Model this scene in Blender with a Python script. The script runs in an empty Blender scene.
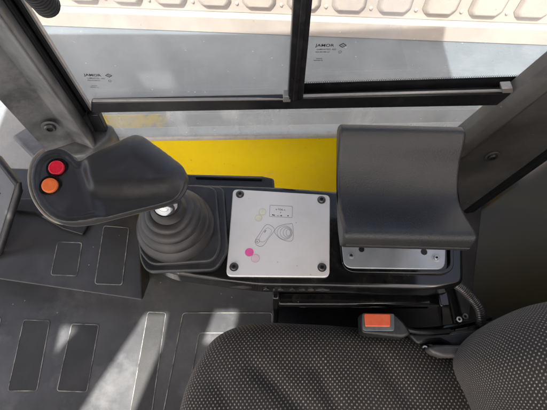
import bpy, bmesh, math, random
from mathutils import Vector, Matrix
random.seed(7)
R = math.radians
S = bpy.context.scene
# ------------------------------------------------------------------ camera
CAMZ = 1.25
F = 400.0; CX = 273.5; CY = 205.0; PITCH = R(64)
cd = bpy.data.cameras.new('camera'); cam = bpy.data.objects.new('camera', cd)
S.collection.objects.link(cam); S.camera = cam
cam.location = (0, 0, CAMZ); cam.rotation_euler = (R(26), 0, 0)
cd.sensor_width = 36; cd.lens = 36 * F / 547; cd.clip_start = 0.02; cd.clip_end = 500
# ------------------------------------------------------------------ sky, sun, exposure
SUN_EL = R(58); SUN_AZ = R(203)          # azimuth clockwise from +y
w = bpy.data.worlds.new('World'); S.world = w; w.use_nodes = True
nt = w.node_tree; sky = nt.nodes.new('ShaderNodeTexSky'); sky.sky_type = 'NISHITA'; sky.sun_disc = False
sky.sun_elevation = SUN_EL; sky.sun_rotation = SUN_AZ
sky.dust_density = 6; sky.air_density = .65; sky.ozone_density = .2
tint = nt.nodes.new('ShaderNodeMix'); tint.data_type = 'RGBA'; tint.blend_type = 'MULTIPLY'; tint.inputs[0].default_value = 1; tint.inputs[7].default_value = (1, .945, .87, 1)
nt.links.new(sky.outputs[0], tint.inputs[6]); nt.links.new(tint.outputs[2], nt.nodes['Background'].inputs[0]); nt.nodes['Background'].inputs[1].default_value = 0.15
SD = Vector((math.sin(SUN_AZ) * math.cos(SUN_EL), math.cos(SUN_AZ) * math.cos(SUN_EL), math.sin(SUN_EL)))  # towards the sun
ld = bpy.data.lights.new('sun', 'SUN'); lo = bpy.data.objects.new('sun', ld); S.collection.objects.link(lo)
ld.energy = 4.2; ld.angle = R(0.5); ld.color = (1, .95, .88)
lo.rotation_euler = SD.to_track_quat('Z', 'Y').to_euler()
S.view_settings.view_transform = 'Standard'; S.view_settings.look = 'None'
S.view_settings.exposure = 2.0; S.view_settings.gamma = 1
try: S.view_settings.use_curve_mapping = False
except Exception: pass

# ------------------------------------------------------------------ helpers
def ray(px, py):
    t = (py - CY) / F
    return Vector(((px - CX) / F, math.cos(PITCH) - t * math.sin(PITCH), -math.sin(PITCH) - t * math.cos(PITCH)))
O = Vector((0, 0, CAMZ))
def G(px, py, z):                      # where that sight line meets the level z
    d = ray(px, py); return O + d * ((z - CAMZ) / d.z)
def PL(px, py, p0, n):
    d = ray(px, py); return O + d * ((p0 - O).dot(n) / d.dot(n))
def col(): return S.collection.objects
def tag(o, label=None, cat=None, group=None, kind=None):
    if label: o['label'] = label
    if cat: o['category'] = cat
    if group: o['group'] = group
    if kind: o['kind'] = kind
    return o
def empty(name, loc=(0, 0, 0), rz=0):
    o = bpy.data.objects.new(name, None); col().link(o); o.location = loc; o.rotation_euler = (0, 0, rz); o.empty_display_size = .02
    return o
def obj(name, bm, mats, parent=None, smooth=40, bevel=0, seg=2, local=False):
    """world-space bmesh -> one mesh object; under parent the geometry keeps its place"""
    bmesh.ops.remove_doubles(bm, verts=bm.verts, dist=1e-6)
    bmesh.ops.recalc_face_normals(bm, faces=bm.faces)
    me = bpy.data.meshes.new(name)
    if not isinstance(mats, (list, tuple)): mats = [mats]
    for m in mats: me.materials.append(m)
    if smooth:
        for f in bm.faces: f.smooth = True
        for e in bm.edges:
            if len(e.link_faces) == 2 and e.calc_face_angle(0) > R(smooth): e.smooth = False
    bm.to_mesh(me); bm.free()
    o = bpy.data.objects.new(name, me); col().link(o)
    if parent:
        o.parent = parent
        if not local:
            mw = Matrix.Identity(4); p = parent
            chain = []
            while p: chain.append(p); p = p.parent
            for q in reversed(chain):
                mw = mw @ Matrix.LocRotScale(q.location, q.rotation_euler, q.scale)
            me.transform(mw.inverted())
    if bevel:
        b = o.modifiers.new('bevel', 'BEVEL'); b.width = bevel; b.segments = seg; b.limit_method = 'ANGLE'; b.angle_limit = R(35); b.harden_normals = False
    return o
def box(bm, c, s, rot=None, mi=0):
    m = Matrix.Translation(Vector(c)) @ (rot.to_4x4() if rot else Matrix.Identity(4)) @ Matrix.Diagonal((s[0], s[1], s[2], 1))
    g = bmesh.ops.create_cube(bm, size=1, matrix=m)
    for v in g['verts']:
        for f in v.link_faces: f.material_index = mi
    return bm
def prism(bm, pts, n, mi=0):
    """closed prism: polygon pts (Vectors) extruded by vector n"""
    n = Vector(n); a = [bm.verts.new(Vector(p)) for p in pts]; b = [bm.verts.new(Vector(p) + n) for p in pts]
    fs = [bm.faces.new(a[::-1]), bm.faces.new(b)]
    k = len(a)
    for i in range(k): fs.append(bm.faces.new((a[i], a[(i+1) % k], b[(i+1) % k], b[i])))
    for f in fs: f.material_index = mi
    return bm
def hexa(bm, a, b, mi=0):              # eight-corner solid: quad a and quad b
    A = [bm.verts.new(Vector(p)) for p in a]; B = [bm.verts.new(Vector(p)) for p in b]
    k = len(A)
    fs = [bm.faces.new(A[::-1]), bm.faces.new(B)] + [bm.faces.new((A[i], A[(i+1) % k], B[(i+1) % k], B[i])) for i in range(k)]
    for f in fs: f.material_index = mi
    return bm
def lathe(bm, prof, c=(0, 0, 0), seg=48, rot=None, mi=0, tilt=None):
    """prof: (r, z[, dx, dy])"""
    rings = []
    for p in prof:
        r, z = p[0], p[1]; dx, dy = (p[2], p[3]) if len(p) > 2 else (0, 0)
        ring = []
        for i in range(seg):
            a = 2 * math.pi * i / seg
            v = Vector((r * math.cos(a) + dx, r * math.sin(a) + dy, z))
            if rot: v = rot @ v
            ring.append(bm.verts.new(v + Vector(c)))
        rings.append(ring)
    for A, B in zip(rings, rings[1:]):
        for i in range(seg):
            bm.faces.new((A[i], A[(i+1) % seg], B[(i+1) % seg], B[i])).material_index = mi
    bm.faces.new(rings[0][::-1]).material_index = mi; bm.faces.new(rings[-1]).material_index = mi
    return bm
def smoothpts(pts, n=8, closed=False):
    P = [Vector(p) for p in pts]; out = []; k = len(P)
    rng = range(k) if closed else range(k - 1)
    for i in rng:
        if closed: a, b, c, d = P[i-1], P[i], P[(i+1) % k], P[(i+2) % k]
        else: a, b, c, d = P[max(i-1, 0)], P[i], P[i+1], P[min(i+2, k-1)]
        for j in range(n):
            t = j / n
            out.append(.5 * ((2*b) + (c-a)*t + (2*a-5*b+4*c-d)*t*t + (-a+3*b-3*c+d)*t**3))
    if not closed: out.append(P[-1])
    return out
def tube(bm, pts, r, seg=12, mi=0, ridge=0, closed=False):
    rings = []; k = len(pts); up = Vector((0, 0, 1))
    for i, p in enumerate(pts):
        if closed: d = (pts[(i+1) % k] - pts[i-1]).normalized()
        else: d = (pts[min(i+1, k-1)] - pts[max(i-1, 0)]).normalized()
        u = d.cross(up)
        if u.length < .1: u = d.cross(Vector((1, 0, 0)))
        u.normalize(); v = d.cross(u); rr = r * (1 + ridge * (i % 2))
        rings.append([bm.verts.new(p + u * rr * math.cos(2*math.pi*j/seg) + v * rr * math.sin(2*math.pi*j/seg)) for j in range(seg)])
    pairs = list(zip(rings, rings[1:])) + ([(rings[-1], rings[0])] if closed else [])
    for A, B in pairs:
        for j in range(seg): bm.faces.new((A[j], A[(j+1) % seg], B[(j+1) % seg], B[j])).material_index = mi
    if not closed:
        bm.faces.new(rings[0][::-1]).material_index = mi; bm.faces.new(rings[-1]).material_index = mi
    return bm
def roundpoly(pts, r, n=5):
    """round the corners of a polygon of Vectors"""
    out = []; k = len(pts)
    rs = r if isinstance(r, (list, tuple)) else [r] * k
    for i in range(k):
        p = Vector(pts[i]); a = (Vector(pts[i-1]) - p); b = (Vector(pts[(i+1) % k]) - p)
        rr = min(rs[i], a.length * .49, b.length * .49)
        A = p + a.normalized() * rr; B = p + b.normalized() * rr
        for j in range(n + 1):
            t = j / n; out.append((1-t)**2 * A + 2*t*(1-t) * p + t*t * B)
    return out
def strip(bm, pts, wdt, h, n=Vector((0, 0, 1)), closed=True, mi=0):
    """a thin raised line of width wdt and height h along pts lying on a plane of normal n"""
    k = len(pts); L = []; Rr = []
    for i in range(k):
        if closed: d = pts[(i+1) % k] - pts[i-1]
        else: d = pts[min(i+1, k-1)] - pts[max(i-1, 0)]
        s = d.cross(n).normalized() * wdt / 2
        L.append(pts[i] + s); Rr.append(pts[i] - s)
    m = k if closed else k - 1
    Lv = [bm.verts.new(p) for p in L]; Rv = [bm.verts.new(p) for p in Rr]
    Lt = [bm.verts.new(p + n * h) for p in L]; Rt = [bm.verts.new(p + n * h) for p in Rr]
    for i in range(m):
        j = (i + 1) % k
        for q in ((Lt[i], Lt[j], Rt[j], Rt[i]), (Lv[i], Lv[j], Lt[j], Lt[i]), (Rt[i], Rt[j], Rv[j], Rv[i])):
            bm.faces.new(q).material_index = mi
    return bm
def dome(bm, outline, C, prof, uvs=1.0, squash=None):
    """closed outline (z ignored) pulled towards C along prof [(s, z)]; uv = metres along the skin"""
    uvl = bm.loops.layers.uv.new('uv'); rings = []; uvd = {}
    Rm = sum((p - C).length for p in outline) / len(outline)
    tot = 0; arc = [0]
    for a, b in zip(prof, prof[1:]):
        tot += math.hypot((b[0]-a[0]) * Rm, b[1]-a[1]); arc.append(tot)
    for k, (s, z) in enumerate(prof):
        ring = []
        for p in outline:
            q = C + (p - C) * s
            v = bm.verts.new((q.x, q.y, z)); ring.append(v)
            f = (tot - arc[k]) / Rm
            uvd[v] = ((C.x + (p.x - C.x) * f) * uvs, (C.y + (p.y - C.y) * f) * uvs)
        rings.append(ring)
    n = len(outline)
    for A, B in zip(rings, rings[1:]):
        for i in range(n): bm.faces.new((A[i], A[(i+1) % n], B[(i+1) % n], B[i]))
    cv = bm.verts.new((C.x, C.y, prof[-1][1])); uvd[cv] = (C.x * uvs, C.y * uvs)
    for i in range(n): bm.faces.new((rings[-1][i], rings[-1][(i+1) % n], cv))
    bm.faces.new(rings[0][::-1])
    for f in bm.faces:
        for l in f.loops: l[uvl].uv = uvd[l.vert]
    return bm
def remeshed(bm, voxel, iters=6):
    me = bpy.data.meshes.new('tmp'); bmesh.ops.recalc_face_normals(bm, faces=bm.faces); bm.to_mesh(me); bm.free()
    o = bpy.data.objects.new('tmp', me); col().link(o)
    m = o.modifiers.new('r', 'REMESH'); m.mode = 'VOXEL'; m.voxel_size = voxel
    s = o.modifiers.new('s', 'SMOOTH'); s.factor = .5; s.iterations = iters
    dg = bpy.context.evaluated_depsgraph_get(); dg.update()
    m2 = bpy.data.meshes.new_from_object(o.evaluated_get(dg)); nb = bmesh.new(); nb.from_mesh(m2)
    bpy.data.objects.remove(o); bpy.data.meshes.remove(m2); bpy.data.meshes.remove(me)
    return nb
def textbm(s, size, origin, ux, uy, depth=.0002, align='LEFT', stretch=1.0):
    """lettering as a mesh: ux, uy the writing directions"""
    cu = bpy.data.curves.new('t', 'FONT'); cu.body = s; cu.size = size; cu.align_x = align; cu.extrude = depth; cu.resolution_u = 3; cu.offset = size * .008
    o = bpy.data.objects.new('t', cu); col().link(o)
    dg = bpy.context.evaluated_depsgraph_get(); dg.update()
    me = bpy.data.meshes.new_from_object(o.evaluated_get(dg)); bm = bmesh.new(); bm.from_mesh(me)
    ux = ux.normalized() * stretch; uy = uy.normalized(); n = ux.cross(uy).normalized()
    for v in bm.verts: v.co = origin + ux * v.co.x + uy * v.co.y + n * v.co.z
    bpy.data.objects.remove(o); bpy.data.curves.remove(cu); bpy.data.meshes.remove(me)
    return bm
def merge(bm, other):
    me = bpy.data.meshes.new('m'); other.to_mesh(me); other.free(); bm.from_mesh(me); bpy.data.meshes.remove(me)
def circ(c, r, ux, uy, n=24): return [c + ux * r * math.cos(2*math.pi*i/n) + uy * r * math.sin(2*math.pi*i/n) for i in range(n)]
def fbm(x, y, s=1, seed=0):
    from mathutils import noise
    return noise.noise(Vector((x * s + seed, y * s - seed, seed * .37)))

# ------------------------------------------------------------------ materials
def mat(name, c, rough=.5, metal=0, c2=None, cs=6, cw=(.35, .65), bump=0, bs=300, rvar=.08, chips=0, dust=0, dc=(.35, .33, .3), ds=8,
        speck=0, coat=0, spec=.5, scratch=0, bdist=.001):
    m = bpy.data.materials.new(name); m.use_nodes = True; t = m.node_tree; N = t.nodes; L = t.links
    b = N['Principled BSDF']; b.inputs['Metallic'].default_value = metal; b.inputs['Specular IOR Level'].default_value = spec
    b.inputs['Coat Weight'].default_value = coat; b.inputs['Coat Roughness'].default_value = .08
    tc = N.new('ShaderNodeTexCoord').outputs['Object']
    def noise(sc, det=6, r=.6, co=tc):
        n = N.new('ShaderNodeTexNoise'); n.inputs['Scale'].default_value = sc; n.inputs['Detail'].default_value = det; n.inputs['Roughness'].default_value = r
        L.new(co, n.inputs['Vector']); return n.outputs['Fac']
    def rmp(fac, a, b_, lo=0, hi=1):
        r = N.new('ShaderNodeMapRange'); r.inputs[1].default_value = a; r.inputs[2].default_value = b_; r.inputs[3].default_value = lo; r.inputs[4].default_value = hi
        L.new(fac, r.inputs[0]); return r.outputs[0]
    def mix(fac, A, B):
        x = N.new('ShaderNodeMix'); x.data_type = 'RGBA'
        if isinstance(fac, float): x.inputs[0].default_value = fac
        else: L.new(fac, x.inputs[0])
        for s_, v in ((6, A), (7, B)):
            if isinstance(v, tuple): x.inputs[s_].default_value = (*v, 1)
            else: L.new(v, x.inputs[s_])
        return x.outputs[2]
    c2 = c2 or tuple(min(1, v * 1.35 + .004) for v in c)
    colr = mix(rmp(noise(cs), cw[0], cw[1]), c, c2)
    rf = rmp(noise(cs * 2.3, 8, .7), .3, .7, max(0, rough - rvar), rough + rvar)
    if dust:
        d = rmp(noise(ds, 9, .72), .5, .78, 0, dust); colr = mix(d, colr, dc)
        ad = N.new('ShaderNodeMath'); ad.operation = 'MULTIPLY_ADD'; L.new(d, ad.inputs[0]); ad.inputs[1].default_value = .35; L.new(rf, ad.inputs[2]); rf = ad.outputs[0]
    if speck:
        v = N.new('ShaderNodeTexVoronoi'); v.inputs['Scale'].default_value = speck; L.new(tc, v.inputs['Vector'])
        hit = N.new('ShaderNodeMath'); hit.operation = 'LESS_THAN'; L.new(v.outputs['Distance'], hit.inputs[0]); hit.inputs[1].default_value = .05
        r2 = N.new('ShaderNodeSeparateColor'); L.new(v.outputs['Color'], r2.inputs[0])
        sel = N.new('ShaderNodeMath'); sel.operation = 'GREATER_THAN'; L.new(r2.outputs[0], sel.inputs[0]); sel.inputs[1].default_value = .6
        mu = N.new('ShaderNodeMath'); mu.operation = 'MULTIPLY'; L.new(hit.outputs[0], mu.inputs[0]); L.new(sel.outputs[0], mu.inputs[1])
        colr = mix(mu.outputs[0], colr, dc)
    if chips:
        ch = rmp(noise(24, 10, .85), .63, .66, 0, chips); colr = mix(ch, colr, (.10, .09, .075))
    if scratch:
        mp = N.new('ShaderNodeMapping'); mp.inputs['Scale'].default_value = (1, 14, 6); mp.inputs['Rotation'].default_value = (.3, .2, .5); L.new(tc, mp.inputs[0])
        s1 = rmp(noise(9, 10, .8, mp.outputs[0]), .62, .72, 0, scratch); colr = mix(s1, colr, dc)
    L.new(colr, b.inputs['Base Color']); L.new(rf, b.inputs['Roughness'])
    if bump:
        bn = N.new('ShaderNodeBump'); bn.inputs['Strength'].default_value = bump; bn.inputs['Distance'].default_value = bdist
        L.new(noise(bs, 4, .6), bn.inputs['Height']); L.new(bn.outputs[0], b.inputs['Normal'])
    return m
def flat(name, c, rough=.5, metal=0, alpha=1):
    m = mat(name, c, rough, metal, cs=20)
    if alpha < 1: m.node_tree.nodes['Principled BSDF'].inputs['Alpha'].default_value = alpha
    return m
M = {}
M['grip'] = mat('grip_rubber', (.024, .023, .022), .34, bump=.25, bs=900, bdist=.0004, dust=.12, ds=14, rvar=.05)
M['boot'] = mat('boot_rubber', (.018, .016, .015), .40, c2=(.040, .036, .033), bump=.15, bs=500, dust=.12, ds=25, dc=(.2, .18, .165))
M['collar'] = mat('collar_plastic', (.020, .020, .021), .34, bump=.1, bs=700, dust=.15, ds=12)
M['gloss'] = mat('black_gloss', (.004, .004, .004), .12, bump=.05, bs=40, dust=.22, ds=18, dc=(.13, .115, .10), rvar=.05, speck=45, scratch=.25)
M['leather'] = mat('armrest_vinyl', (.019, .019, .019), .38, spec=.6, c2=(.026, .025, .025), cs=20, bump=.85, bs=520, bdist=.0008, rvar=.03, dust=.03, ds=30, dc=(.25, .24, .22))
M['alu'] = mat('cover_paint', (.80, .775, .72), .36, metal=.1, c2=(.83, .81, .765), cs=9, bump=.05, bs=400, dust=.22, ds=14, dc=(.5, .46, .38), speck=60, scratch=.3)
M['zinc'] = mat('zinc_plate', (.36, .39, .40), .42, metal=.45, c2=(.46, .48, .49), cs=30, bump=.1, bs=200, dust=.1, ds=30, dc=(.35, .3, .25))
M['steel'] = mat('steel', (.35, .34, .33), .3, metal=1, c2=(.5, .49, .47), cs=60)
M['darksteel'] = mat('dark_steel', (.10, .095, .09), .42, metal=.8, dust=.4, ds=60, dc=(.2, .17, .13))
M['hole'] = flat('hole_black', (.006, .006, .006), .6)
M['chrome'] = mat('chrome', (.50, .50, .51), .14, metal=1, cs=5)
M['yellow'] = mat('yellow_paint', (.98, .72, .006), .38, c2=(.95, .66, .005), cs=5, dust=.2, ds=7, dc=(.55, .45, .2), bump=.08, bs=30, speck=30, chips=.7, scratch=.45)
M['pillar'] = mat('pillar_paint', (.062, .062, .062), .36, c2=(.155, .155, .152), cs=9, cw=(.4, .6), bump=.5, bs=90, dust=.38, ds=16, dc=(.36, .34, .31), speck=28, scratch=.35)
M['pillar_r'] = mat('pillar_paint_brown', (.072, .071, .068), .34, c2=(.15, .147, .14), cs=6, bump=.25, bs=60, dust=.4, ds=16, dc=(.27, .25, .22), speck=28, scratch=.3)
M['rubber'] = mat('rubber_seal', (.010, .010, .010), .45, bump=.3, bs=150, dust=.2, ds=30, dc=(.12, .11, .1))
M['frame'] = mat('frame_black', (.010, .010, .011), .34, dust=.2, ds=40, dc=(.16, .15, .14), speck=70)
M['track'] = mat('track_grey', (.30, .29, .27), .4, metal=.3, dust=.5, ds=50, dc=(.14, .12, .1))
M['sill'] = mat('sill_strip', (.42, .40, .36), .6, dust=.5, ds=60, dc=(.2, .18, .12))
M['mat'] = mat('floor_mat', (.022, .023, .025), .42, c2=(.040, .041, .044), cs=3.5, bump=.25, bs=450, bdist=.0006, dust=.24, ds=6, dc=(.17, .165, .16), speck=26)
M['matpad'] = mat('floor_pad', (.018, .019, .020), .5, c2=(.030, .031, .032), cs=6, bump=.5, bs=700, bdist=.0006, dust=.14, ds=9, dc=(.13, .13, .125), speck=24)
M['ridge'] = mat('worn_ridge', (.055, .055, .055), .5, c2=(.30, .29, .27), cs=28, cw=(.38, .62), dust=.3, ds=40)
M['panel'] = mat('panel_grey', (.060, .068, .076), .45, bump=.15, bs=400, dust=.15, ds=6, dc=(.2, .2, .2))
M['rear'] = mat('rear_panel', (.33, .345, .36), .36, c2=(.37, .38, .385), cs=2.5, bump=.06, bs=30, rvar=.04)
M['cream'] = mat('cream_paint', (.33, .272, .225), .5, c2=(.40, .335, .285), cs=3, bump=.1, bs=20, dust=.4, ds=4, dc=(.28, .21, .165))
M['concrete'] = mat('concrete', (.075, .088, .10), .8, c2=(.115, .13, .145), cs=1.4, bump=.5, bs=25, bdist=.01, dust=.3, ds=2.5, dc=(.26, .27, .28), speck=9)
M['roof_mask'] = mat('roof_mask_grey', (.09, .09, .09), .8)
M['red'] = mat('red_button', (.72, .010, .035), .3, cs=200, c2=(.8, .02, .05))
M['orange'] = mat('orange_button', (.85, .16, .035), .3, cs=200, c2=(.9, .2, .05))
M['buckle'] = mat('buckle_orange', (.84, .125, .04), .38, c2=(.9, .18, .07), cs=80, dust=.2, ds=80, dc=(.3, .12, .08))
M['buckleprint'] = mat('buckle_print', (.66, .08, .03), .4, cs=50)
M['bucklecase'] = mat('buckle_case', (.012, .013, .014), .35, bump=.2, bs=600, dust=.15, ds=40)
M['clear'] = mat('buckle_rim', (.10, .12, .12), .22, c2=(.16, .18, .18), cs=60)
M['rim_lit'] = mat('grip_rim_lit_tan', (.20, .17, .13), .5, c2=(.36, .31, .24), cs=20)
M['ink'] = flat('print_grey', (.20, .20, .21), .6)
M['inkdark'] = flat('print_black', (.03, .03, .03), .6)
M['pink'] = flat('pink_dot', (.85, .12, .36), .5)
M['pinkline'] = flat('pink_line', (.62, .30, .36), .6)
M['olive'] = flat('olive_line', (.50, .48, .30), .6)
M['olivefill'] = flat('olive_fill', (.66, .64, .50), .6)
M['pinkfill'] = flat('pink_fill', (.74, .60, .58), .6)
M['etch'] = flat('glass_marking', (.02, .02, .025), .6)
M['glyph'] = mat('embossed_glyph', (.055, .05, .046), .35, c2=(.12, .11, .1), cs=80)
# dirty glass
def glass(name, tint, haze):
    m = bpy.data.materials.new(name); m.use_nodes = True; t = m.node_tree; N = t.nodes; L = t.links
    for n in list(N): N.remove(n)
    out = N.new('ShaderNodeOutputMaterial'); tr = N.new('ShaderNodeBsdfTransparent'); tr.inputs[0].default_value = (*tint, 1)
    gl = N.new('ShaderNodeBsdfGlossy'); gl.inputs['Roughness'].default_value = .02
    fr = N.new('ShaderNodeFresnel'); 
    gm = N.new('ShaderNodeNewGeometry'); im = N.new('ShaderNodeMapRange'); im.inputs[3].default_value = 1.5; im.inputs[4].default_value = 1 / 1.5
    L.new(gm.outputs['Backfacing'], im.inputs[0]); L.new(im.outputs[0], fr.inputs[0])
    m1 = N.new('ShaderNodeMixShader'); L.new(fr.outputs[0], m1.inputs[0]); L.new(tr.outputs[0], m1.inputs[1]); L.new(gl.outputs[0], m1.inputs[2])
    df = N.new('ShaderNodeBsdfDiffuse'); df.inputs[0].default_value = (.72, .76, .80, 1)
    tl = N.new('ShaderNodeBsdfTranslucent'); tl.inputs[0].default_value = (.72, .76, .80, 1)
    ds = N.new('ShaderNodeMixShader'); ds.inputs[0].default_value = .5; L.new(df.outputs[0], ds.inputs[1]); L.new(tl.outputs[0], ds.inputs[2])
    tc = N.new('ShaderNodeTexCoord')
    no = N.new('ShaderNodeTexNoise'); no.inputs['Scale'].default_value = 5; no.inputs['Detail'].default_value = 8; no.inputs['Roughness'].default_value = .65; L.new(tc.outputs['Object'], no.inputs[0])
    mr = N.new('ShaderNodeMapRange'); mr.inputs[1].default_value = .35; mr.inputs[2].default_value = .75; mr.inputs[3].default_value = haze * .45; mr.inputs[4].default_value = haze * 1.7; L.new(no.outputs['Fac'], mr.inputs[0])
    mp = N.new('ShaderNodeMapping'); mp.inputs['Scale'].default_value = (9, 9, .9); L.new(tc.outputs['Object'], mp.inputs[0])  # vertical streaks painted into the dirt haze in place of window reflections
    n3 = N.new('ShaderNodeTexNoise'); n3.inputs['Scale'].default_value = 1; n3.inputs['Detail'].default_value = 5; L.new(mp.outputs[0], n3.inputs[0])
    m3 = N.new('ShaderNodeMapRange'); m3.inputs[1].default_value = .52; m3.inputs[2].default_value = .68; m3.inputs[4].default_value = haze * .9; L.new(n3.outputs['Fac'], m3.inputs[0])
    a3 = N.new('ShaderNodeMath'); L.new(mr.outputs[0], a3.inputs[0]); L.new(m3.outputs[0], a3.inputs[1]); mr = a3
    v = N.new('ShaderNodeTexVoronoi'); v.inputs['Scale'].default_value = 55; L.new(tc.outputs['Object'], v.inputs[0])
    lt = N.new('ShaderNodeMath'); lt.operation = 'LESS_THAN'; L.new(v.outputs['Distance'], lt.inputs[0]); lt.inputs[1].default_value = .10
    sc = N.new('ShaderNodeSeparateColor'); L.new(v.outputs['Color'], sc.inputs[0])
    gt = N.new('ShaderNodeMath'); gt.operation = 'GREATER_THAN'; L.new(sc.outputs[0], gt.inputs[0]); gt.inputs[1].default_value = .72
    mu = N.new('ShaderNodeMath'); mu.operation = 'MULTIPLY'; L.new(lt.outputs[0], mu.inputs[0]); L.new(gt.outputs[0], mu.inputs[1])
    ad = N.new('ShaderNodeMath'); ad.operation = 'MULTIPLY_ADD'; L.new(mu.outputs[0], ad.inputs[0]); ad.inputs[1].default_value = .4; L.new(mr.outputs[0], ad.inputs[2]); ad.use_clamp = True
    m2 = N.new('ShaderNodeMixShader'); L.new(ad.outputs[0], m2.inputs[0]); L.new(m1.outputs[0], m2.inputs[1]); L.new(ds.outputs[0], m2.inputs[2])
    L.new(m2.outputs[0], out.inputs[0]); return m
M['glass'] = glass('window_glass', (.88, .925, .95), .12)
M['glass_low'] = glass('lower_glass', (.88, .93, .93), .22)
# seat cloth with woven pale dots, on the skin's own uv (metres)
def cloth(name):
    m = bpy.data.materials.new(name); m.use_nodes = True; t = m.node_tree; N = t.nodes; L = t.links; b = N['Principled BSDF']
    b.inputs['Roughness'].default_value = .9; b.inputs['Specular IOR Level'].default_value = .2
    b.inputs['Sheen Weight'].default_value = .15
    uv = N.new('ShaderNodeUVMap'); uv.uv_map = 'uv'
    # slight waviness of the weave
    wn = N.new('ShaderNodeTexNoise'); wn.inputs['Scale'].default_value = 14; wn.inputs['Detail'].default_value = 2; L.new(uv.outputs[0], wn.inputs[0])
    wv = N.new('ShaderNodeVectorMath'); wv.operation = 'MULTIPLY_ADD'; L.new(wn.outputs['Color'], wv.inputs[0]); wv.inputs[1].default_value = (.008, .008, 0); L.new(uv.outputs[0], wv.inputs[2])
    def lattice(ox, oy):
        mp = N.new('ShaderNodeVectorMath'); mp.operation = 'MULTIPLY_ADD'; L.new(wv.outputs[0], mp.inputs[0]); mp.inputs[1].default_value = (1/.0068, 1/.0086, 1); mp.inputs[2].default_value = (ox, oy, 0)
        fr = N.new('ShaderNodeVectorMath'); fr.operation = 'FRACTION'; L.new(mp.outputs[0], fr.inputs[0])
        su = N.new('ShaderNodeVectorMath'); su.operation = 'SUBTRACT'; L.new(fr.outputs[0], su.inputs[0]); su.inputs[1].default_value = (.5, .5, 0)
        ml = N.new('ShaderNodeVectorMath'); ml.operation = 'MULTIPLY'; L.new(su.outputs[0], ml.inputs[0]); ml.inputs[1].default_value = (.94, 1.0, 0)
        ln = N.new('ShaderNodeVectorMath'); ln.operation = 'LENGTH'; L.new(ml.outputs[0], ln.inputs[0]); return ln.outputs['Value']
    mi = N.new('ShaderNodeMath'); mi.operation = 'MINIMUM'; L.new(lattice(0, 0), mi.inputs[0]); L.new(lattice(.5, .5), mi.inputs[1])
    dr = N.new('ShaderNodeMapRange'); dr.inputs[1].default_value = .11; dr.inputs[2].default_value = .20; dr.inputs[3].default_value = 1; dr.inputs[4].default_value = 0; L.new(mi.outputs[0], dr.inputs[0])
    fn = N.new('ShaderNodeTexNoise'); fn.inputs['Scale'].default_value = 260; fn.inputs['Detail'].default_value = 4; L.new(uv.outputs[0], fn.inputs[0])
    ln = N.new('ShaderNodeTexNoise'); ln.inputs['Scale'].default_value = 9; ln.inputs['Detail'].default_value = 6; L.new(uv.outputs[0], ln.inputs[0])
    def mx(f, A, B):
        x = N.new('ShaderNodeMix'); x.data_type = 'RGBA'; L.new(f, x.inputs[0])
        for s_, v_ in ((6, A), (7, B)):
            if isinstance(v_, tuple): x.inputs[s_].default_value = (*v_, 1)
            else: L.new(v_, x.inputs[s_])
        return x.outputs[2]
    dark = mx(ln.outputs['Fac'], (.019, .017, .0165), (.056, .051, .047))
    wear = N.new('ShaderNodeMapRange'); wear.inputs[1].default_value = .35; wear.inputs[2].default_value = .8; L.new(fn.outputs['Fac'], wear.inputs[0])
    pale = mx(wear.outputs[0], (.17, .155, .13), (.50, .46, .40))
    L.new(mx(dr.outputs[0], dark, pale), b.inputs['Base Color'])
    ad = N.new('ShaderNodeMath'); ad.operation = 'MULTIPLY_ADD'; L.new(dr.outputs[0], ad.inputs[0]); ad.inputs[1].default_value = .7; L.new(fn.outputs['Fac'], ad.inputs[2])
    bp = N.new('ShaderNodeBump'); bp.inputs['Strength'].default_value = .7; bp.inputs['Distance'].default_value = .001; L.new(ad.outputs[0], bp.inputs['Height']); L.new(bp.outputs[0], b.inputs['Normal'])
    return m
M['cloth'] = cloth('dotted_seat_cloth')

# ================================================================== SETTING
GZ = -1.1
bm = bmesh.new(); bmesh.ops.create_grid(bm, x_segments=2, y_segments=2, size=150, matrix=Matrix.Translation((0, 0, GZ)))
tag(obj('ground', bm, M['concrete']), 'pale grey concrete ground outside the cab', kind='structure')

# the window wall runs through these two points (slightly turned)
A0 = G(100, 105, .53); B0 = G(510, 98, .53)
WU = (B0 - A0); WU.z = 0; WU.normalize(); WN = Vector((WU.y, -WU.x, 0)).normalized()   # WN points into the cab
if WN.y > 0: WN = -WN
UP = Vector((0, 0, 1))
def W(px, py, off=0): return PL(px, py, A0 + WN * off, WN)     # point on the wall plane, off metres towards the cab
def wquad(bm, pts, off, th, mi=0):                              # slab in the wall plane from pixel corners
    return prism(bm, [W(x, y, off) for x, y in pts], -WN * th, mi)

# --- container outside, turned a little
c1 = G(60, 27, GZ); c2 = G(547, 46, GZ)
CU = (c2 - c1).normalized(); CN = Vector((CU.y, -CU.x, 0)); CN = CN if CN.y < 0 else -CN
cont = empty('shipping_container', c1 + Vector((0, 0, 0)))
tag(cont, 'cream painted steel container with a ribbed wall standing outside the window', 'container')
L0, L1 = -2.6, 7.4
bm = bmesh.new()
prism(bm, [c1 + CU*L0, c1 + CU*L1, c1 + CU*L1 + UP*.16, c1 + CU*L0 + UP*.16], -CN * .1)
obj('bottom_rail', bm, M['cream'], cont, bevel=.012)
bm = bmesh.new()
prism(bm, [c1 + CU*L0 - CN*.05 + UP*.16, c1 + CU*L1 - CN*.05 + UP*.16, c1 + CU*L1 - CN*.05 + UP*2.6, c1 + CU*L0 - CN*.05 + UP*2.6], -CN * .05)
pitch = (G(431-8, 24, GZ+.2) - G(188+25+8, 15, GZ+.2)).length / 4.85
pitch = .345
k0 = -1.2
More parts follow.
